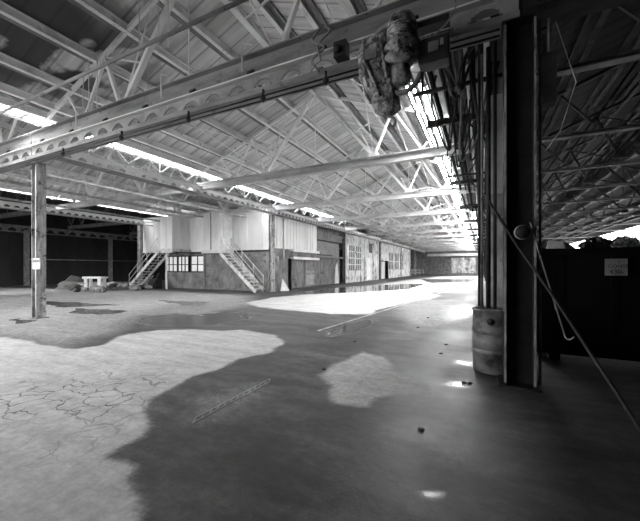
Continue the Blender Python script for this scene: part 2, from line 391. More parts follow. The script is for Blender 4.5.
# long glazed run in the lower part of the right slope over the main aisle
t=bpy.data.objects.new('window_3',None); COL.objects.link(t); t['kind']='structure'
P=BAYS['main']; sl=lambda x:PEAK-KS*abs(x-P)+.15
g=MB(); b=MB(); n=9
for i in range(n):
    xa=P+GA+(GB-GA)*i/n; xb=P+GA+(GB-GA)*(i+1)/n
    g.sheet([(xa+.03,sl(xa+.03)),(xb-.03,sl(xb-.03)),(xb-.03,sl(xb-.03)+.012),(xa+.03,sl(xa+.03)+.012)],'Y',GY,76)
for i in range(n+1):
    x=P+GA+(GB-GA)*i/n; b.box(x-.045,x+.045,GY,76,sl(x)-.08,sl(x)+.03)
y=GY
while y<76.1: b.bar((P+GA,y,sl(P+GA)-.0),(P+GB,y,sl(P+GB)-.0),.05,.06); y+=3.05
g.build('window_glass',M['slope'],t)['kind']='structure'; b.build('window_frame',M['beam'],t)['kind']='structure'
# right aisle side window
t=bpy.data.objects.new('window_4',None); COL.objects.link(t); t['kind']='structure'
g=MB(); b=MB()
for i in range(20):
    for j in range(3): g.box(12.83,12.85,34+2*i+.05,36+2*i-.05,1.25+1.39*j,2.58+1.39*j)
for i in range(21): b.box(12.78,12.9,34+2*i-.06,34+2*i+.06,1.2,5.4)
for z in (1.22,2.61,4.0,5.38): b.box(12.78,12.9,34,74,z-.04,z+.04)
g.build('window_glass',M['side'],t)['kind']='structure'; b.build('window_frame',M['dark'],t)['kind']='structure'

# ------------------------------------------------------------------ trusses
def truss_meshes(m,slim=False):
    d={}
    b=MB().ibeam((-6.0,0,5.1),(6.0,0,5.1),.2,.09,.02,.02) if slim else MB().ibeam((-6.0,0,5.2),(6.0,0,5.2),.24,.3,.025,.02)
    d['bottom_chord']=[b]
    d['top_chord']=[MB().ibeam((s_*5.95,0,PEAK-KS*5.95-.04),(0,0,PEAK-.04),.09,.09,.015,.02) for s_ in (-1,1)]
    w=[]
    def pr(p,q,ww=.07,h=.10): w.append(MB().bar(p,q,ww,h,(0,1,0)))
    zt=lambda x:PEAK-KS*abs(x)-.12
    for s_ in (-1,1):
        pr((s_*2.28,0,5.36),(s_*.08,0,zt(0)),.10,.12)
        pr((s_*2.28,0,5.36),(s_*2.95,0,zt(2.95)),.07,.09)
        pr((s_*3.9,0,5.36),(s_*2.95,0,zt(2.95)),.06,.08)
        pr((s_*3.9,0,5.36),(s_*4.6,0,zt(4.6)),.05,.06)
        pr((s_*2.28,0,5.36),(s_*1.2,0,zt(1.2)),.03,.03)
        pr((s_*1.5,0,6.33),(s_*2.95,0,zt(2.95)),.03,.04)
    d['web_member']=w
    d['hanger']=[MB().tube([(0,0,5.36),(0,0,zt(0))],.014,6)]
    d['gusset_plate']=[MB().sheet([(s_*2.28-.22,5.3),(s_*2.28+.22,5.3),(s_*2.28+.12,5.55),(s_*2.28-.12,5.55)],'Y',-.05,.05) for s_ in (-1,1)]
    d={k:[(x.mesh(k,M['darkpurlin'] if slim and k!='bottom_chord' else M['purlin'] if k=='top_chord' and m is M['truss'] else M['chord'] if k=='bottom_chord' and m is M['truss'] else m)) for x in v] for k,v in d.items()}
    return d
TM={'light':truss_meshes(M['truss']),'dark':truss_meshes(M['darkpurlin']),'chord':truss_meshes(M['litchord'],True)}
BN={'main':'main aisle','left':'second aisle','far_left':'far left aisle','right':'dark right aisle'}
def truss(bay,i,y,kind):
    nm='the nearest' if i==0 else 'the '+ORD[i]+' nearest'
    t=thing('roof_truss','%s roof truss over the %s, %s'%('white steel' if kind=='light' else 'shade-toned grey',BN[bay],nm),'roof truss',(BAYS[bay],y,0),0,'roof trusses over the '+BN[bay])
    for k,ms in TM[kind].items():
        for me in ms:
            o=bpy.data.objects.new(k,me); COL.objects.link(o); o.parent=t
for i,y in enumerate(YT):
    truss('main',i,y,'light')
for i,y in enumerate(YT[:9]): truss('left',i,y,'light')
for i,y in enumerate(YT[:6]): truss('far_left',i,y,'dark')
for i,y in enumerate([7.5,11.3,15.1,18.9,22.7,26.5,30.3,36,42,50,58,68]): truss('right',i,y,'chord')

# purlins
OFF=[(0,'ridge'),(.95,'first'),(2.1,'second'),(3.25,'third'),(4.45,'fourth'),(5.3,'fifth'),(5.72,'lowest')]
pm={}
for key,m in (('light',M['purlin']),('dark',M['darkpurlin'])):
    pm[key]=MB().ibeam((0,Y0+.05,0),(0,Y1-.05,0),.12,.20,.02,.02).mesh('roof_purlin',m)
shade_meshes={s_:MB().sheet([(s_*.07,.04-KS*.07),(s_*.26,.04-KS*.26),(s_*.26,.095-KS*.26),(s_*.07,.095-KS*.07)],'Y',Y0+.05,Y1-.05).mesh('shade_strip',M['purlin_shade']) for s_ in (-1,1)}  # added dark strips that stand in for shadow next to the purlins
for bay,P in BAYS.items():
    key='dark' if bay in('far_left','right') else 'light'
    for off,nm in OFF:
        for s_ in ((1,) if off==0 else (-1,1)):
            o=bpy.data.objects.new('roof_purlin',pm[key]); COL.objects.link(o); o.location=(P+s_*off,0,PEAK-KS*off+.02)
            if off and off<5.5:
                nb=bpy.data.objects.new('shade_strip',shade_meshes[s_]); COL.objects.link(nb); nb.parent=o
            lab=('long steel ridge beam under the peak of the roof over the %s'%BN[bay]) if off==0 else 'steel purlin on the %s slope over the %s, %s'%('left' if s_<0 else 'right',BN[bay],('%s below the ridge'%nm) if nm!='lowest' else 'lowest beside the valley')
            tag(o,lab,'roof beam','purlins over the '+BN[bay])
# light bridging and brace rods between trusses of the main aisle
P=BAYS['main']
for i in range(len(YT)-2):
    for s_ in (-1,1):
        for fl in (0,1):
            ya,yb=YT[i],YT[i+1]
            if fl: ya,yb=yb,ya
            o=MB().tube([(P+s_*2.28,ya,5.42),(P+s_*2.9,(ya+yb)/2,6.2),(P+s_*2.95,yb,6.75)],.016,6).build('brace_rod',M['truss'])
            tag(o,'brace rod rising %s between %s and %s main aisle trusses, %s of ridge'%('away' if not fl else 'towards the front',ORD[i],ORD[i+1],'left' if s_<0 else 'right'),'brace rod','brace rods between the main aisle trusses')
    o=MB().bar((P-2.95,YT[i]+.12,6.62),(P-2.95,YT[i+1]-.12,6.62),.05,.06).build('roof_strut',M['truss'])
    tag(o,'slim strut left of the ridge joining %s and %s main aisle trusses'%(ORD[i],ORD[i+1]),'strut','struts joining the main aisle trusses')

# ------------------------------------------------------------------ columns
def column(x,y,label,h=4.58,m='column',edge=None,w=.30,d=.30,group='steel columns'):
    t=thing('steel_column',label,'column',(x,y,0),0,group)
    for s_ in (-1,1):
        MB().box(s_*(w/2-.012)-.012,s_*(w/2-.012)+.012,-d/2,d/2,.02,h).build('flange',M[m],t)
    MB().box(-w/2+.024,w/2-.024,-.01,.01,.02,h).build('web',M[m],t)
    MB().box(-w/2-.06,w/2+.06,-d/2-.06,d/2+.06,0,.025).build('base_plate',M['dark' if m=='darkcol' else 'mid'],t)
    MB().box(-w/2-.03,w/2+.03,-d/2-.03,d/2+.03,h,h+.02).build('cap_plate',M[m],t)
    if edge:  # pale strips that paint light onto the flange edges
        for s_ in (-1,1):
            o=MB().box(s_*(w/2-.012)-.013,s_*(w/2-.012)+.013,-d/2-.004,-d/2,.05,h-.02).build('lit_flange_edge',M[edge],t); o['label']='flange edge painted pale as if lit'
    return t
cr=column(.42,5.0,'tall dark steel column standing in the right foreground',m='darkcol',edge='edge',w=.34,d=.32)
cl=column(-11.75,5.15,'pale worn steel column standing alone at the left, tag on it',w=.27,d=.25)
# inner pale channel on the left column
MB().box(-.035,.035,-.08,-.01,.3,4.5).build('cover_strip',M['pipe'],cl)
for i in range(1,6):
    column(-11.6,5.0+12.2*i,'steel column under the long perforated girder, %s behind the lone left column'%ORD[i-1],h=4.74,m='mid' if i in(2,3) else 'column',w=.26,d=.3)
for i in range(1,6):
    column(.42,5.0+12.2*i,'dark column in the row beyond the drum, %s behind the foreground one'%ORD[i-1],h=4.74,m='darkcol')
for i in range(1,4):
    column(-23.95,5.0+12.2*i,'pale column at the far left aisle, %s along its row'%ORD[i-1],h=4.74,m='pipe' if i==1 else 'mid',w=.24)
column(-33.9,14,'dark pier against the dark left wall, nearer of the two',h=4.6,m='mid',w=.3); column(-33.9,21,'dark pier against the dark left wall, farther of the two',h=4.6,m='mid',w=.3)

# ------------------------------------------------------------------ perforated girders
def perforated(L,pitch,hw,z0,z1,hz0,hh,th,axis):
    b=MB(); n=int(L/pitch); st=(L-n*pitch)/2
    def bx(a0,a1,c0,c1):
        if c1-c0<1e-4: return
        if axis=='X': b.box(a0,a1,-th/2,th/2,c0,c1)
        else: b.box(-th/2,th/2,a0,a1,c0,c1)
    bx(0,L,z0,hz0); bx(0,st,hz0,z1); bx(st+n*pitch,L,hz0,z1)
    for i in range(n):
        a=st+i*pitch; m0=a+(pitch-hw)/2; bx(a,m0,hz0,z1); bx(m0+hw,a+pitch,hz0,z1)
        K=10
        for k in range(K):
            u0=m0+hw*k/K; u1=m0+hw*(k+1)/K; c=(k+.5)/K*2-1
            bx(u0,u1,hz0+hh*math.sqrt(max(0,1-c*c)),z1)
    return b
# cross beam over the foreground columns (three spans)
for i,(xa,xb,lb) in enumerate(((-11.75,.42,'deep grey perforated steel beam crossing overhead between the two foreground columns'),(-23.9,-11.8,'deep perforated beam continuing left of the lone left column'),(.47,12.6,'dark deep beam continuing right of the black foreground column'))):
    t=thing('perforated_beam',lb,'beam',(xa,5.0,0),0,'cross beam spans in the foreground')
    L=xb-xa; mm=M['beam'] if i<2 else M['dark']  # right span gets a darker material to imitate the shaded aisle
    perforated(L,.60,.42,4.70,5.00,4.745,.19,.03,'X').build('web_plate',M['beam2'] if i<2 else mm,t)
    MB().box(0,L,-.16,.16,4.60,4.635).box(0,L,-.16,-.13,4.635,4.70).box(0,L,.13,.16,4.635,4.70).box(0,L,-.05,.05,4.635,4.70).build('bottom_flange',mm,t)
    MB().box(0,L,-.12,.06,5.0,5.025).build('ledge',M['girder'] if i<2 else mm,t)
    MB().box(0,L,-.02,.02,5.025,5.36).box(0,L,-.14,.1,5.36,5.385).build('upper_channel',mm,t)
    for k in range(int(L/1.45)):
        x=.7+k*1.45
        MB().box(x-.04,x+.04,-.12,-.03,5.02,5.07).tube([(x-.06,-.08,5.09),(x+.09,-.08,5.09)],.022,8).build('rail_clip',M['dark'],t)
# longitudinal perforated girders
gm=None
for li,x in enumerate(LX[1:3]):
    for k in range(6):
        ya=5.2+12.2*k if k else 5.35
        t=thing('perforated_girder','pale perforated girder span %s, %s from the front'%('over the lone left column line' if li==0 else 'over the far left column line',ORD[k]),'girder',(x+.28,ya,-.1),0,'perforated girder spans')
        if gm is None:
            L=11.95
            gm=[('web_plate',perforated(L,.445,.30,4.92,5.26,4.99,.14,.03,'Y').mesh('web_plate',M['girder'])),
                ('top_flange',MB().box(-.11,.11,0,L,5.26,5.285).mesh('top_flange',M['girder'])),
                ('bottom_flange',MB().box(-.12,.12,0,L,4.87,4.895).box(-.12,-.09,0,L,4.895,4.94).box(.09,.12,0,L,4.895,4.94).mesh('bottom_flange',M['beam']))]
        for nm,me in gm:
            o=bpy.data.objects.new(nm,me); COL.objects.link(o); o.parent=t
t=thing('perforated_girder','dark perforated girder along the top of the dark left wall','girder',(-34.2,5.3,0))
perforated(40,.9,.6,4.4,5.0,4.5,.3,.04,'Y').build('web_plate',M['mid'],t)
MB().box(-.1,.1,0,40,4.36,4.4).build('bottom_flange',M['darkwall'],t)
# longitudinal lattice above the main girder, in front of the valley glass
for k in range(6):
    ya=5.2+12.2*k
    t=thing('lattice_girder','light lattice frame before the left roof glass, %s from the front'%ORD[k],'lattice girder',(LX[1],ya,0),0,'lattice frames along the left valley')
    MB().bar((.1,0,5.9),(.1,12.1,5.9),.05,.05).build('top_rail',M['girder'],t)
    n=9; h=6.05/n
    for j in range(n):
        y=j*12.1/n
        MB().bar((.1,y,5.32),(.1,y+h,5.88),.04,.05).build('lattice_bar',M['mid'],t); MB().bar((.1,y+h,5.88),(.1,y+2*h,5.32),.04,.05).build('lattice_bar',M['mid'],t)
        if j%2: MB().bar((.1,y,5.3),(.1,y,5.95),.05,.05).build('lattice_post',M['mid'],t)

# ------------------------------------------------------------------ pipes, conduits, rods
def pipe(name,pts,r,m,label,cat,group=None,n=10): return tag(MB().tube(pts,r,n).build(name,M[m]),label,cat,group)
pipe('conduit',[(-11.6,4.78,4.49),(.2,4.78,4.49)],.014,'rubber','upper of the two thin dark lines strung below the foreground cross beam','conduit','lines below the foreground beam')
pipe('conduit',[(-11.6,4.78,4.41),(.2,4.78,4.41)],.014,'rubber','lower of the two thin dark lines strung below the foreground cross beam','conduit','lines below the foreground beam')
for x in (-9.7,-7.3,-5.2,-3.4,-2.2):
    MBx=MB().box(x-.012,x+.012,4.76,4.80,4.38,4.6).lathe([(.035,4.73),(.05,4.75),(.05,4.79),(.035,4.81)],(x,0,4.45),10,'Y')
    tag(MBx.build('insulator_clamp',M['rubber']),'small dark clamp holding the two thin lines under the cross beam','clamp','clamps under the cross beam')
pipe('sprinkler_pipe',[(-11.35,4.0,5.46),(-2.6,4.0,5.54)],.035,'beam','long grey pipe crossing in front of the nearest truss, upper left','pipe')
for k,(x,z,m,r) in enumerate(((-.15,4.95,'dark',.05),(-.32,5.1,'mid',.04),(-.5,4.9,'dark',.045),(-.68,5.2,'dark',.03),(-.02,4.7,'dark',.04),(-.9,5.25,'dark',.05),(.1,4.4,'dark',.035))):
    pipe('ceiling_pipe',[(x,5.35,z),(x,76,z)],r,m,'dark pipe running into the depth right of the main aisle, %s'%('fifth from the left','fourth from the left, grey','third from the left','second from the left','sixth from the left','leftmost','rightmost and lowest')[k],'pipe','pipe bundle along the right column line')
for k in range(12):
    y=6.2+k*6.1
    tag(MB().bar((-1.1,y,4.62),(.4,y,4.62),.05,.06).bar((-.95,y,4.6),(-.95,y,5.2),.04,.04).bar((.2,y,4.3),(.2,y,5.2),.04,.04).build('pipe_bracket',M['dark']),'dark bracket carrying the pipe bundle, %s from front'%ORD[k],'bracket','brackets of the pipe bundle')
    if k<11:
        tag(MB().ibeam((-1.15,y+2,4.85),(.3,y+2,4.85),.1,.14).tube([(-.5,y+1.6,4.9),(.2,y+2.2,4.2)],.02,6).build('outrigger_arm',M['dark']),'short dark arm reaching from the right column line, %s from the front'%ORD[k],'bracket','arms on the right column line')
tag(MB().ibeam((.42,5.2,4.95),(.42,78,4.95),.24,.36,.03,.03).build('runway_beam',M['dark']),'dark runway beam along the right column line','beam')
tag(MB().box(-.75,-.35,5.4,24,5.45,5.47).box(-.77,-.73,5.4,24,5.4,5.5).build('cable_tray',M['dark']),'flat dark tray hung high right of the main aisle','cable tray')
# loose hanging tangle of cables by the foreground column
rnd=random.Random(3)
for k in range(14):
    x=-.75+rnd.random()*.85; y=5.3+rnd.random()*2.4; zb=3.1+rnd.random()*1.3
    pts=cat_tube([(x,y,4.95),(x+rnd.uniform(-.12,.12),y+rnd.uniform(-.1,.3),(4.9+zb)/2+.2),(x+rnd.uniform(-.05,.25),y+.2,zb),(x+.25,y+.3,zb+.5),(x+.4,y+.2,4.9)])
    tag(MB().tube(pts,rnd.choice((.012,.018,.026)),7).build('loose_cable',M[rnd.choice(('rubber','mid','dark','rubber'))]),'loose cable loop in the hanging tangle left of the black column','cable','cable tangle by the black column')
for k,(x,z) in enumerate(((-13.6,4.75),(-14.1,4.85),(-16.8,4.9),(-20.4,4.8),(-22.6,4.7))):
    pipe('ceiling_pipe',[(x,4.0,z),(x,60,z)],.05,'pipe','pale pipe hung under the second aisle trusses, %s left of the lone column'%ORD[k],'pipe','pale pipes under the second aisle roof')
for k,(x,z) in enumerate(((-1.5,5.42),(-1.25,5.3),(-1.05,5.48))):
    pipe('ceiling_pipe',[(x,5.6,z),(x,76,z)],.022,'mid','thin pipe under the bright roof glass, %s from the left'%ORD[k],'pipe','thin pipes under the roof glass')
# hanger rods at the upper left
for k,(x,y,za,zb) in enumerate(((-9.3,5.05,5.4,6.9),(-9.05,5.05,5.4,6.95),(-7.0,5.0,6.35,7.7),(-6.35,5.0,6.2,7.9),(-6.05,5.0,6.25,7.9),(-8.6,5.0,5.0,6.9),(-8.3,6.2,5.2,7.0),(-4.4,8.4,5.6,7.7))):
    pipe('hanger_rod',[(x,y,za),(x,y,zb)],.011,'white','thin white rod hanging from the roof, %s of eight counted from the left'%['first','second','fifth','sixth','seventh','third','fourth','eighth'][k],'rod','hanging rods',6)
# beam-top pipe hooks (white inverted U pieces)
for k,x in enumerate((-6.05,-3.9,-9.2)):
    pts=cat_tube([(x,4.84,5.08),(x,4.82,5.5),(x+.05,4.82,5.56),(x+.2,4.86,5.52)])
    tag(MB().tube(pts,.016,8).build('pipe_hook',M['white']),'small white bent pipe hook standing on the cross beam, %s of three from the left'%('second','third','first')[k],'hook','pipe hooks on the cross beam')

# ------------------------------------------------------------------ things by the right column
t=thing('steel_drum','dented rusty steel drum standing behind the black foreground column','drum',(.16,5.53,0))
r=.285
prof=[(r-.02,0),(r,.01),(r,.27),(r+.012,.285),(r+.012,.305),(r,.32),(r,.57),(r+.012,.585),(r+.012,.605),(r,.62),(r,.87),(r+.01,.88),(r+.01,.90),(r-.015,.90),(r-.02,.88)]
MB().lathe(prof,n=40).build('drum_body',M['drum'],t)
o=MB().lathe([(r+.003,.34),(r+.003,.55)],n=40).build('drum_band',M['mid'],t); o['label']='lighter worn band'
MB().lathe([(.05,0),(.05,.02),(.03,.03)],(-.05,-r-.0,.74),14,'Y').build('bung',M['rubber'],t)
tag(MB().box(.1,.44,5.9,6.15,0,4.2).build('duct_panel',M['beam2'],bevel=.01),'tall grey sheet metal duct rising behind the drum','duct')
t=thing('wall_bracket','sloping triangular steel bracket on the grey duct left of the black column','bracket',(.1,5.86,2.35))
MB().sheet([(-.1,.28),(.26,.28),(.3,.05),(.1,-.12),(-.06,.05)],'Y',-.05,0).build('bracket_plate',M['mid'],t)
MB().tube(cat_tube([(-.1,-.07,.2),(-.08,-.07,0),(.08,-.07,-.14),(.26,-.07,-.02)]),.02,8).build('bracket_rim',M['pipe'],t)
for k,(x,y,r_,m) in enumerate(((.08,5.3,.03,'dark'),(.0,5.42,.018,'mid'),(.16,5.22,.022,'rubber'),(-.04,5.95,.02,'dark'))):
    pipe('riser_pipe',[(x,y,.93 if k<3 else 0),(x,y,4.6)],r_,m,'vertical pipe rising left of the black column, %s'%('thickest, directly above the drum','thin grey one furthest left','thin black one touching the column','behind the drum down to the floor')[k],'pipe','riser pipes by the black column')
pipe('edge_pipe',[(.64,4.93,.06),(.64,4.93,4.55)],.016,'pipe','thin pale pipe running up the right edge of the dark column','pipe')
t=thing('alarm_gong','round metal gong mounted on the black column face','alarm bell',(.44,4.79,1.93))
MB().lathe([(.075,-.07),(.08,-.05),(.08,-.02),(.06,0),(.02,.02)],n=24,axis='Y').build('gong_dome',M['dark'],t)
MB().lathe([(.09,-.02),(.09,-.012)],n=24,axis='Y').build('gong_rim',M['pipe'],t)
MB().box(-.03,.03,.02,.05,-.03,.03).build('mount',M['dark'],t)
pipe('slanted_cable',[(.08,4.78,2.34),(.35,4.5,1.78),(.66,4.1,1.18),(.98,3.5,.47),(1.18,3.12,.01)],.016,'rubber','taut black cable slanting down across the black column to the floor','cable')
tag(MB().tube([(.52,4.78,2.05),(.6,4.78,1.72),(.86,4.79,.72)],.008,8).tube(cat_tube([(.86,4.79,.72),(.87,4.78,.68),(.91,4.78,.665),(.95,4.78,.70)]),.008,8).build('hooked_rod',M['pipe']),'thin pale rod with a hooked end leaning right of the black column','rod')
t=thing('electrical_box','dark junction box high on the right side of the black column','junction box',(.7,4.95,4.0))
MB().box(-.06,.1,-.08,.08,-.5,.1).build('box_body',M['dark'],t); MB().tube([(.02,-.1,.1),(.02,-.1,.5)],.015).build('box_conduit',M['mid'],t)
pipe('dangling_wire',[(.78,4.8,4.4),(.95,4.7,3.6),(.82,4.8,3.1),(.68,4.84,2.9)],.006,'pipe','thin pale wire hanging right of the black column','wire')

# waste container with rubbish
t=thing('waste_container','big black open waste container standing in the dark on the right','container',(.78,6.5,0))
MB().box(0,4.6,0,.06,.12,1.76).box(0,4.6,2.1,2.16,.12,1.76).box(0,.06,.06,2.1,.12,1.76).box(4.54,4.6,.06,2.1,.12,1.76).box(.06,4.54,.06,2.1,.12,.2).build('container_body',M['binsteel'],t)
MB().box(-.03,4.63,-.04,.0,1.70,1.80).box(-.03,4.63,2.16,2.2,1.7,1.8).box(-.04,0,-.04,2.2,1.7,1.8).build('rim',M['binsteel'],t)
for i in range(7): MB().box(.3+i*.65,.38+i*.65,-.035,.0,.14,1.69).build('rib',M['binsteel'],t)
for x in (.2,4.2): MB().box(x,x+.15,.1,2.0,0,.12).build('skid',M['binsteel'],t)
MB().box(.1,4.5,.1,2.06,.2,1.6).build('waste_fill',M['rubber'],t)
def text(s_,x,y,z,size,parent):
    cu=bpy.data.curves.new('lettering','FONT'); cu.body=s_; cu.size=size; cu.extrude=.002; cu.align_x='LEFT'
    o=bpy.data.objects.new('tmp',cu); COL.objects.link(o)
    dg=bpy.context.evaluated_depsgraph_get(); me=bpy.data.meshes.new_from_object(o.evaluated_get(dg)); bpy.data.objects.remove(o)
    me.materials.clear(); me.materials.append(M['ink'])
    q=bpy.data.objects.new('lettering',me); COL.objects.link(q); q.parent=parent; q.location=(x,y,z); q.rotation_euler=(R(90),0,0)
    return q
sg=thing('container_sign','pale square sign with black lettering on the front of the black waste container','sign',(1.65,6.44,1.38))
MB().box(0,.26,0,.012,0,.25).build('sign_plate',M['sign'],sg)
text('CONTE',.035,-.003,.115,.07,sg); text('430-',.05,-.003,.025,.095,sg); text('L',.15,-.003,.195,.045,sg)
# rubbish
def crumple(cx_,cy_,cz,rx,ry,rz_,seed,n=9):
    rn=random.Random(seed); b=MB(); vs=[];fs=[]
    for j in range(n+1):
        th=math.pi*j/n
        for k in range(n*2):
            ph=math.pi*k/n; q=1+rn.uniform(-.22,.22)
            vs.append((cx_+rx*q*math.sin(th)*math.cos(ph),cy_+ry*q*math.sin(th)*math.sin(ph),cz+rz_*q*math.cos(th)))
    m_=n*2
    for j in range(n):
        for k in range(m_): fs.append((j*m_+k,j*m_+(k+1)%m_,(j+1)*m_+(k+1)%m_,(j+1)*m_+k))
    return b.add(vs,fs)
tag(MB().add([(.95,6.9,1.74),(1.25,6.75,1.74),(1.5,7.2,1.75),(1.1,7.3,1.76),(1.02,6.95,1.97),(1.22,6.85,1.95),(1.42,7.2,1.87),(1.12,7.25,1.95)],[(0,3,2,1),(4,5,6,7),(0,1,5,4),(1,2,6,5),(2,3,7,6),(3,0,4,7)]).build('packing_sheet',M['sign'],bevel=.02),'pale folded sheet lying on the rubbish at the left of the waste container','sheet')
for k,(x,y,z,a,b_,c,mm,lb) in enumerate(((.95,7.3,1.82,.16,.16,.14,'rubber','black lump left of the pale sheet in the waste container'),(1.75,7.3,1.84,.22,.2,.17,'rubber','black rubbish heap right of the pale sheet in the waste container'),(2.15,7.4,1.86,.2,.2,.16,'hoist','mottled bundle of scrap in the middle of the waste container'),(2.5,7.3,1.8,.2,.2,.12,'rubber','low dark bundle at the right of the waste container'),(3.1,7.4,1.78,.35,.3,.14,'rubber','wide dark bundle towards the far right of the waste container'))):
    tag(crumple(x,y,z,a,b_,c,k+5).build('scrap_bundle',M[mm]),lb,'rubbish','rubbish in the waste container')
for k in range(6):
    rn=random.Random(k+40); x=1.6+k*.17
    tag(MB().bar((x,7.0+rn.random()*.3,1.75),(x+rn.uniform(-.25,.35),7.3+rn.random()*.3,1.98+rn.random()*.05),.03,.02).build('scrap_strip',M[rn.choice(('mid','edge'))]),'scrap strip sticking out of the waste container, %s from the left'%ORD[k],'scrap','scrap strips in the waste container')

# ------------------------------------------------------------------ hoist on the cross beam
t=thing('chain_hoist','greasy electric chain hoist with motor hanging from the cross beam','hoist',(-.98,4.45,.03))
# trolley hood
MB().tube(cat_tube([(-.42,.05,4.42),(-.32,.03,4.66),(-.12,.02,4.74),(.1,.02,4.68),(.16,.02,4.6)]),.04,8).build('trolley_hood',M['pipe'],t)
for s_ in (-1,1):
    w=MB().lathe([(.09,-.03),(.09,.0),(.11,.005),(.11,.02)],(s_*.16-.05,.05,4.67),18,'Y').build('trolley_wheel',M['hoist'],t)
# chain container: tilted, faceted with ribs
ct=MB(); secs=[(4.52,.13,.16,-.30),(4.4,.17,.2,-.31),(4.1,.18,.2,-.28),(3.95,.17,.2,-.23),(3.78,.15,.17,-.17),(3.6,.13,.13,-.14),(3.52,.06,.06,-.13)]
rn=random.Random(9); n=12; vs=[];fs=[]
for z,a,b_,ox in secs:
    a*=1.3; ox-=.02
    for k in range(n):
        th=2*math.pi*k/n; q=1+rn.uniform(-.09,.09); c,s_=math.cos(th),math.sin(th)
        c=math.copysign(abs(c)**.6,c); s_=math.copysign(abs(s_)**.6,s_)
        vs.append((ox+a*q*c,b_*q*s_,z+rn.uniform(-.015,.015)))
for i in range(len(secs)-1):
    for k in range(n): fs.append((i*n+k,i*n+(k+1)%n,(i+1)*n+(k+1)%n,(i+1)*n+k))
fs.append(tuple(range(n))[::-1]); fs.append(tuple((len(secs)-1)*n+k for k in range(n))); ct.add(vs,fs)
cc=ct.build('chain_container',M['hoist'],t)
for k in range(5): MB().bar((-.45+k*.07,-.2,4.2-.02*k),(-.36+k*.07,-.19,3.86),.022,.03).build('rib',M['hoist2'],cc)
MB().box(-.40,-.24,-.235,-.2,4.2,4.31).build('nameplate',M['mid'],cc)
MB().tube([(-.44,-.2,4.5),(-.40,-.22,4.2),(-.30,-.22,3.95),(-.2,-.2,3.7)],.022,8).tube([(-.2,-.2,4.5),(-.16,-.22,4.2),(-.1,-.2,3.9)],.022,8).build('strap',M['hoist2'],cc)
# motor
mo=MB().lathe([(r_*1.12,h_) for r_,h_ in [(.06,4.83),(.13,4.8),(.155,4.74),(.16,4.6),(.17,4.58),(.17,4.55),(.155,4.54),(.16,4.44),(.2,4.42),(.2,4.38),(.165,4.36),(.165,4.31),(.2,4.29),(.2,4.25),(.15,4.22),(.11,4.18)]],(.06,-.12,-.12),26).build('motor_housing',M['hoist2'],t)
for k in range(8):
    th=2*math.pi*k/8; MB().tube([(.06+.2*math.cos(th),-.12+.2*math.sin(th),4.16),(.06+.2*math.cos(th),-.12+.2*math.sin(th),4.22)],.016,6).build('flange_bolt',M['edge'],mo)
for k in range(6): MB().lathe([(.178,4.42+k*.03),(.192,4.427+k*.03),(.178,4.434+k*.03)],(.06,-.12,-.04),26).build('cooling_fin',M['hoist'],mo)
gx=MB().lathe([(.10,4.12),(.13,4.08),(.125,3.95),(.14,3.93),(.12,3.86),(.05,3.82)],(.03,-.08,0),22); gx.build('gear_case',M['hoist2'],t)
MB().tube(cat_tube([(-.1,-.08,3.83),(.0,-.1,3.74),(.12,-.12,3.72),(.24,-.12,3.80),(.29,-.1,3.92)]),.035,10).build('guide_shoe',M['mid'],t)
MB().box(-.22,.0,-.05,.15,4.0,4.5).tube([(-.15,0,4.55),(-.1,0,3.75)],.05,10).build('frame_plate',M['dark'],t)
cb=MB().box(.26,.62,-.1,.12,4.03,4.34).build('control_box',M['dark'],t,bevel=.015)
MB().box(.38,.5,-.115,-.1,4.15,4.27).build('rating_plate',M['mid'],cb); MB().box(.52,.56,-.115,-.1,4.2,4.28).build('switch',M['edge'],cb)
MB().box(.2,.62,-.06,.1,4.52,4.6).build('support_arm',M['dark'],t)
MB().tube(cat_tube([(.45,-.1,4.35),(.6,-.14,4.42),(.7,-.12,4.6),(.66,-.1,4.8)]),.01,7).tube(cat_tube([(.3,-.1,4.34),(.2,-.14,4.4),(.15,-.1,4.5)]),.012,7).build('power_cable',M['edge'],t)
MB().tube(cat_tube([(-.14,0,3.56),(-.13,0,3.5),(-.08,0,3.47),(-.05,0,3.42),(-.07,0,3.36),(-.12,0,3.36)]),[.02]*31 if False else .02,8).build('hook',M['mid'],t)
# dark clutter hanging left of the hoist on the beam
tag(MB().tube(cat_tube([(-2.25,4.78,5.35),(-2.4,4.7,5.1),(-2.2,4.72,4.95),(-2.42,4.72,4.8),(-2.3,4.75,4.6)]),.022,8).tube(cat_tube([(-2.2,4.78,5.3),(-2.1,4.7,5.15),(-2.3,4.7,5.0),(-2.25,4.7,4.75)]),.02,8).build('coiled_cable',M['beam']),'tangled cable coil wrapped over the cross beam left of the hoist','cable')
tag(MB().box(-2.02,-1.82,4.66,4.83,4.7,4.93).lathe([(.05,4.6),(.06,4.62),(.06,4.66)],(-1.95,0,4.8),12,'Y').build('limit_switch',M['rubber']),'small black switch box clipped to the cross beam left of the hoist','switch')

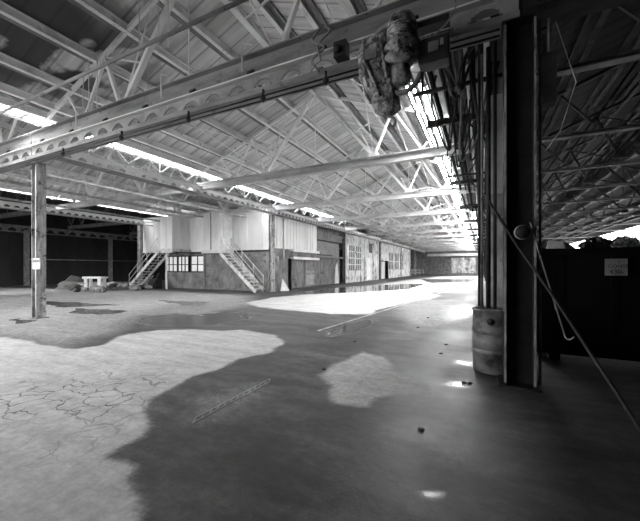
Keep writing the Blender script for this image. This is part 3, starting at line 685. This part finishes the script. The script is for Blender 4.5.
# ------------------------------------------------------------------ elevated office
YF=17.25
t=thing('elevated_office','two storey plant office with pale panelled upper walls over stained masonry','office',(-16.5,YF,0))
def loc(b): # shift world-coords builder to the thing's frame
    b.v=[(x+16.5,y-YF,z) for x,y,z in b.v]; return b
def ribs(xa,xb,y,za,zb,st,b,w=.03,d=.02):
    x=xa+st
    while x<xb-.05: b.box(x-w/2,x+w/2,y-d,y,za,zb); x+=st
b=MB().box(-23.7,-19.84,YF,YF+.1,2.62,4.95); ribs(-23.7,-19.84,YF,2.62,4.95,.6,b); loc(b).build('left_upper_wall',M['panel2'],t)
b=MB().box(-18.66,-16.09,YF,YF+.1,2.6,5.02); ribs(-18.66,-16.09,YF,2.6,5.02,.62,b); loc(b).build('middle_upper_wall',M['panel'],t)
b=MB().box(-14.74,-11.78,YF,YF+.1,2.6,5.02); ribs(-14.74,-11.78,YF,2.6,5.02,.6,b); loc(b).build('right_upper_wall',M['panel2'],t)
a=loc(MB().box(-19.84,-18.66,15.75,YF+.1,2.78,5.0)).build('projecting_cabin',M['panel'],t); a['label']='left projecting cabin box'
loc(MB().box(-20.2,-18.5,15.65,YF,2.62,2.76).box(-20.2,-18.5,15.62,15.68,2.5,2.78)).build('cabin_floor',M['rail'],t)
loc(MB().box(-19.23,-19.27+.0,15.735,15.75,2.8,4.98)).build('corner_trim',M['panel2'],a)
a=loc(MB().box(-16.09,-14.74,16.02,YF+.1,2.62,5.02)).build('projecting_cabin',M['panel2'],t); a['label']='right projecting cabin box at the head of the stair'
loc(MB().box(-16.2,-14.6,15.95,YF,2.42,2.62)).build('cabin_floor',M['panel2'],t)
loc(MB().box(-15.5,-15.42,16.0,16.02,2.65,5.0)).build('panel_joint',M['mid'],a)
loc(MB().box(-14.738,-14.70,16.35,17.1,2.7,4.75)).build('cabin_door',M['white'],a)
loc(MB().box(-17.25,-11.78,YF+.05,YF+.2,0,2.6)).build('masonry_wall',M['block'],t)
loc(MB().box(-17.25,-11.78,YF+.03,YF+.05,1.3,1.34).box(-17.25,-11.78,YF+.02,YF+.05,0,.12).box(-14.3,-14.26,YF+.03,YF+.05,0,2.5)).build('wall_seam',M['mid'],t)
loc(MB().box(-23.7,-19.9,YF-.02,YF+.05,2.5,2.64).box(-14.7,-11.8,YF-.02,YF+.05,2.5,2.62).box(-18.6,-16.1,YF-.02,YF+.05,2.48,2.6)).build('floor_beam',M['dark'],t)
loc(MB().box(-13.7,-12.1,YF+.01,YF+.05,2.2,2.45)).build('vent_strip',M['mid'],t)
loc(MB().box(-21.3,-17.25,YF+.05,YF+.2,0,1.15).box(-21.3,-17.25,YF+.05,YF+.2,2.35,2.6)).build('masonry_wall',M['block'],t)
for (xa,xb,nx) in ((-21.3,-20.0,3),(-19.9,-18.85,3),(-18.6,-17.35,2)):
    fr=MB().box(xa,xb,YF+.06,YF+.16,1.15,1.22).box(xa,xb,YF+.06,YF+.16,2.28,2.35).box(xa,xb,YF+.06,YF+.16,1.68,1.74)
    for i in range(nx+1): x=xa+(xb-xa)*i/nx; fr.box(x-.035,x+.035,YF+.06,YF+.16,1.15,2.35)
    f=loc(fr).build('window',M['dark'],t)
    loc(MB().box(xa,xb,YF+.1,YF+.11,1.24,2.3)).build('pane',M['pane'],f)
loc(MB().box(-17.33,-17.2,YF-.02,YF+.22,0,2.6)).build('corner_post',M['mid'],t)
loc(MB().box(-19.42,-19.34,15.85,15.93,0,2.5)).build('support_post',M['white'],t)
loc(MB().box(-21.2,-21.1,YF+.2,27,0,4.9)).build('side_wall',M['block'],t)
loc(MB().box(-23.7,-11.4,YF+.1,29.2,5.0,5.04) ).build('office_roof',M['panel2'],t)
loc(MB().box(-21.2,-11.78,YF+.2,27,2.5,2.6)).build('upper_floor',M['dark'],t)

def stair(name,label,x0,z0,x1,yn,yf,nst,top_ext=.0):
    # from head (x0,z0) down to foot (x1,0)
    t=thing(name,label,'stairs',(x1,yn,0))
    q=lambda b:(setattr(b,'v',[(x-x1,y-yn,z) for x,y,z in b.v]),b)[1]
    for y in (yn,yf): q(MB().bar((x0,y,z0-.1),(x1,y,.05),.05,.2,(0,0,1))).build('stringer',M['rail'],t)
    for i in range(nst):
        f=(i+1)/(nst+1); x=x0+(x1-x0)*f; z=z0*(1-f)
        q(MB().box(x-.14,x+.14,yn+.03,yf-.03,z-.02,z+.015).box(x-.14,x-.12,yn+.03,yf-.03,z-.05,z+.015)).build('tread',M['rail'],t)
    s_=1 if x1>x0 else -1
    for j,y in enumerate((yn,yf)):
        for h in (.5,.92):
            q(MB().tube([(x0-s_*.02,y,z0+h),(x1-s_*.1,y,h+.05)],.022,8)).build('handrail',M['rail'],t)
        for f in (.02,.35,.68,.96):
            x=x0+(x1-x0)*f; z=z0*(1-f)
            q(MB().tube([(x,y,z),(x,y,z+.95)],.02,8)).build('rail_post',M['rail'],t)
    return t
stair('steel_stair','steel open stair descending right from the office to the column foot',-14.66,2.5,-11.95,16.0,16.95,11)
stair('steel_stair','steel open stair descending left from the office cabin near the rubble',-20.1,2.65,-23.3,15.75,16.7,12)
# things under the left stair
tag(MB().bar((-24.3,15.5,.14),(-21.0,16.2,.14),.25,.12).box(-21.6,-21.3,15.9,16.2,0,.45).bar((-22.7,16.3,.0),(-21.5,16.5,.9),.08,.08).build('timber_baulk',M['wood']),'long timber baulk with blocks lying under the left stair','timber')
tag(MB().box(-21.2,-20.6,16.0,16.5,0,.7).bar((-20.9,15.9,.0),(-20.3,16.0,1.1),.06,.06).build('machine_stand',M['dark']),'dark machine stand under the left stair landing','machine')

# ------------------------------------------------------------------ aisle side of the office: partitions
XF=-11.62
def fac(name,label,cat,ya): 
    t=thing(name,label,cat,(XF,ya,0)); return t,(lambda b:(setattr(b,'v',[(x-XF,y-ya,z) for x,y,z in b.v]),b)[1])
t,q=fac('partition_bay','pale corrugated partition bay over worn double doors beside the office column','partition',17.5)
b=MB().box(XF-.1,XF,17.5,23.5,2.72,4.86); y=17.8
while y<23.4: b.box(XF,XF+.025,y-.05,y+.05,2.72,4.86); y+=.42
q(b).build('corrugated_panel',M['panel'],t)
q(MB().box(XF-.1,XF,17.5,19.15,0,2.72)).build('lower_panel',M['block'],t)
q(MB().box(XF-.1,XF,19.15,23.5,2.1,2.72)).build('lintel',M['block'],t)
q(MB().box(XF-.3,XF-.25,19.15,19.7,0,2.1)).build('dark_recess',M['rubber'],t)
for ya in (19.65,21.5):
    d=q(MB().box(XF-.06,XF+.0,ya,ya+1.8,.05,2.1)).build('door',M['door'],t)
    q(MB().box(XF,XF+.02,ya+.1,ya+1.7,1.0,1.08).box(XF,XF+.02,ya+.1,ya+1.7,.1,.18).box(XF,XF+.02,ya+.1,ya+.18,.1,2.0).box(XF,XF+.02,ya+1.62,ya+1.7,.1,2.0)).build('door_rail',M['door'],d)
    q(MB().box(XF+.02,XF+.05,ya+1.4,ya+1.5,1.0,1.15)).build('door_handle',M['edge'],d)
q(MB().box(XF,XF+.006,21.6,23.2,.2,1.25)).build('kick_panel',M['beam'],t)
q(MB().box(XF,XF+.28,19.4,23.4,2.62,2.72).box(XF+.25,XF+.3,19.4,23.4,2.58,2.76)).build('awning',M['panel'],t)
q(MB().box(XF,XF+.28,19.4,23.4,2.1,2.2).box(XF+.25,XF+.3,19.4,23.4,2.06,2.24)).build('awning',M['panel'],t)
q(MB().tube([(XF+.07,18.5,2.0),(XF+.07,18.5,4.8)],.05,10)).build('downpipe',M['white'],t)
q(MB().box(XF+.0,XF+.12,17.7,17.85,1.9,2.2)).build('switch_box',M['white'],t)
t,q=fac('partition_bay','dark recessed partition bay with brick head and rusty metal gates','partition',23.7)
q(MB().box(XF-.5,XF-.4,23.7,29.1,0,4.86)).build('back_wall',M['block'],t)
q(MB().box(XF-.4,XF-.1,23.7,29.1,3.75,4.4)).build('brick_head',M['door'],t)
q(MB().box(XF-.4,XF-.36,23.8,29.0,2.45,3.7)).build('steel_window',M['mid'],t)
for ya in (23.8,25.5,27.2):
    b=MB().box(XF-.3,XF-.25,ya,ya+1.55,.08,2.3); y=ya+.1
    while y<ya+1.5: b.box(XF-.25,XF-.225,y,y+.06,.1,2.28); y+=.2
    q(b).build('gate_leaf',M['door'],t)
q(MB().box(XF-.4,XF-.05,23.7,29.1,2.35,2.45)).build('lintel',M['mid'],t)
q(MB().sheet([(27.5,.05),(28.5,.05),(28.1,2.0),(27.7,1.5)],'X',XF-.2,XF-.17)).build('torn_sheet',M['panel2'],t)
t,q=fac('partition_bay','peeling pale plaster partition bay with two tall broken windows','partition',29.5)
b=MB().box(XF-.1,XF,29.5,30.6,0,4.75).box(XF-.1,XF,30.6,34.4,0,1.15).box(XF-.1,XF,30.6,34.4,3.75,4.75).box(XF-.1,XF,34.4,41.2,0,4.75).box(XF-.1,XF,32.35,32.6,1.15,3.75)
q(b).build('plaster_wall',M['plaster'],t)
for ya,yb in ((30.6,32.35),(32.6,34.4)):
    fr=MB()
    for i in range(4): y=ya+(yb-ya)*i/3; fr.box(XF-.07,XF-.01,y-.04,y+.04,1.15,3.75)
    for i in range(5): z=1.15+2.6*i/4; fr.box(XF-.07,XF-.01,ya,yb,z-.04,z+.04)
    f=q(fr).build('window',M['panel2'],t); q(MB().box(XF-.05,XF-.04,ya,yb,1.2,3.7)).build('pane',M['dullpane'],f)
q(MB().box(XF,XF+.08,35.4,35.6,0,4.7)).build('pilaster',M['plaster'],t); q(MB().box(XF,XF+.08,38.6,38.8,0,4.7)).build('pilaster',M['plaster'],t)
q(MB().box(XF,XF+.02,37.1,38.3,3.2,4.3)).build('vent_panel',M['rubber'],t)
q(MB().box(XF,XF+.02,36.2,37.6,.1,2.6)).build('boarded_door',M['white'],t)
t,q=fac('partition_bay','last pale partition bay with doorways before the far columns','partition',41.7)
q(MB().box(XF-.1,XF,41.7,42.2,0,4.75).box(XF-.1,XF,42.2,46.2,2.4,4.75).box(XF-.1,XF,46.2,56,0,1.2).box(XF-.1,XF,46.2,56,3.6,4.75).box(XF-.1,XF,49.0,49.8,1.2,3.6).box(XF-.1,XF,52.6,53.4,1.2,3.6).box(XF-.1,XF,56,62,0,4.75)).build('plaster_wall',M['plaster'],t)
q(MB().box(XF-.6,XF-.5,42.2,46.2,0,2.4)).build('dark_doorway',M['rubber'],t)
q(MB().box(XF-.5,XF-.4,44,45.6,0,2.3)).build('door',M['panel2'],t)
for ya,yb in ((46.2,49),(49.8,52.6),(53.4,56)):
    fr=MB()
    for i in range(4): y=ya+(yb-ya)*i/3; fr.box(XF-.07,XF-.01,y-.05,y+.05,1.2,3.6)
    fr.box(XF-.07,XF-.01,ya,yb,2.35,2.45)
    f=q(fr).build('window',M['panel2'],t); q(MB().box(XF-.05,XF-.04,ya,yb,1.2,3.6)).build('pane',M['dullpane'],f)
t,q=fac('pipe_railing','low pipe railing between the last columns by the far end','railing',63)
q(MB().bar((XF,63,1.0),(XF,77,1.0),.08,.08).bar((XF,63,.5),(XF,77,.5),.06,.06)).build('rail',M['pipe'],t)
for y in (63,67.5,72,77): q(MB().box(XF-.08,XF+.08,y-.08,y+.08,0,3.9 if y in(67.5,) else 1.05)).build('post',M['pipe'],t)
tag(MB().box(-15,-14.8,62,78.5,0,4.5).build('back_partition',M['door']),'dark partition set back behind the far columns','partition')
tag(MB().box(-11.72,-11.62,17.5,62,4.87,5.22).build('dark_backing',M['dark']),'added dark backing behind the girder holes along the partition bays','timber')  # added dark strip stands in for shade behind the girder holes
# white traffic marker sheet
tag(MB().add([(-11.35,17.8,0),(-11.0,18.35,0),(-11.2,18.3,.02),(-11.3,17.95,.78),(-11.33,18.05,.78),(-11.45,18.0,0)],[(0,1,3),(1,2,4,3),(2,5,4),(5,0,3,4),(0,5,2,1)]).build('leaning_board',M['white']),'small white pointed board leaning beside the office column','board')

# far end: doors and header
t=thing('sliding_door','pale sliding door in the far end wall','door',(-3.6,78.9,0))
MB().box(-2.4,2.4,-.12,-.02,.3,3.6).build('door_leaf',M['plaster'],t); MB().box(-2.5,2.5,-.14,-.1,0,.3).build('bottom_rail',M['block'],t)
struct('trim_4',MB().box(-11,.6,78.2,78.6,4.0,4.55),M['white'])
for x in (-10.2,-8.6,-7.0): tag(MB().box(x-.7,x+.7,78.75,78.95,0,3.2).build('steel_door',M['door']),'dark steel door in the far end wall, %s of three from the left'%{-10.2:'first',-8.6:'second',-7.0:'third'}[x],'door','dark doors in the far wall')

# ------------------------------------------------------------------ rubble pile at left
t=thing('trestle_table','small white trestle table standing in the rubble at left','table',(-22.6,13.0,0),R(18))
MB().box(-.68,.68,-.3,.3,.78,.9).build('table_top',M['white'],t)
for x,y in ((-.5,-.2),(-.5,.2),(.5,-.2),(.5,.2)): MB().box(x-.1,x+.1,y-.05,y+.05,0,.8).build('leg',M['white'],t)
tag(MB().box(-22.35,-22.0,13.0,13.2,0,.55).build('white_block',M['white']),'white block standing under the trestle table','block')
t=thing('slatted_pallet','tilted slatted timber pallet leaning left of the white trestle','pallet',(-24.0,12.3,0))
for k in range(7): MB().bar((-1.25+k*.3,-.3-.02*k,.03),(-.5+k*.24,.3,.98-.03*k),.09,.04).build('slat',M[('wood','block')[k%2]],t)
MB().bar((-1.1,.0,.55),(1.3,.1,.5),.07,.06).build('batten',M['wood'],t)
rn=random.Random(21)
for k in range(46):
    u=rn.uniform(62,150); v=rn.uniform(286,292.5) if u<110 else rn.uniform(286.5,290.5); x,y=ground(u,v); s_=rn.uniform(.14,.5)
    b=crumple(0,0,s_*.38,s_*1.2,s_*.8,s_*.55,k+100,4); o=b.build('rubble_chunk',M[rn.choice(('rubble','rubble','wood','dark'))],loc=(x,y,0))
    tag(o,'broken chunk of rubble on the floor around the white trestle','rubble','rubble around the trestle')
for k in range(14):
    x,y=ground(rn.uniform(64,120),rn.uniform(287,292)); a=rn.uniform(0,3.14); l=rn.uniform(.5,1.4)
    tag(MB().bar((x,y,.05),(x+l*math.cos(a),y+l*math.sin(a),.05+rn.uniform(0,.3)),.08,.05).build('timber_scrap',M['wood']),'timber scrap lying around the white trestle','timber','timber scraps around the trestle')
# small litter on the main floor
for k,(u,v) in enumerate(((355,342),(441,354),(418,328),(428,318),(470,384),(464,383),(324,370),(421,430),(446,345))):
    x,y=ground(u,v); tag(crumple(0,0,.012,.035,.025,.014,k+300,4).build('floor_litter',M['rubber'],loc=(x,y,0)),'small dark scrap on the main aisle floor','scrap','dark scraps on the aisle floor')
# column tag
t=thing('column_tag','small white notice hung on the lone left column','sign',(-11.35,4.97,1.45))
MB().box(-.28,.14,-.03,-.01,0,.32).build('notice_board',M['sign'],t); MB().box(-.25,.11,-.04,-.03,.2,.27).build('printed_strip',M['mid'],t)
pipe('wall_pipe',[(-34.3,14,2.2),(-34.3,26,2.2)],.05,'mid','thin horizontal pipe on the dark left wall','pipe')

# ------------------------------------------------------------------ light
w=bpy.data.worlds.new('world'); S.world=w; w.use_nodes=True
bg=w.node_tree.nodes['Background']; bg.inputs[0].default_value=(1,1,1,1); bg.inputs[1].default_value=4.2
def area(x,y,z,sx,sy_,e,rot=(0,0,0)):
    l=bpy.data.lights.new('daylight','AREA'); l.shape='RECTANGLE'; l.size=sx; l.size_y=sy_; l.energy=e
    o=bpy.data.objects.new('daylight',l); COL.objects.link(o); o.location=(x,y,z); o.rotation_euler=rot; return o
S.view_settings.view_transform='Standard'; S.view_settings.look='None'; S.view_settings.gamma=1; S.view_settings.use_curve_mapping=False
S.view_settings.exposure=0.65
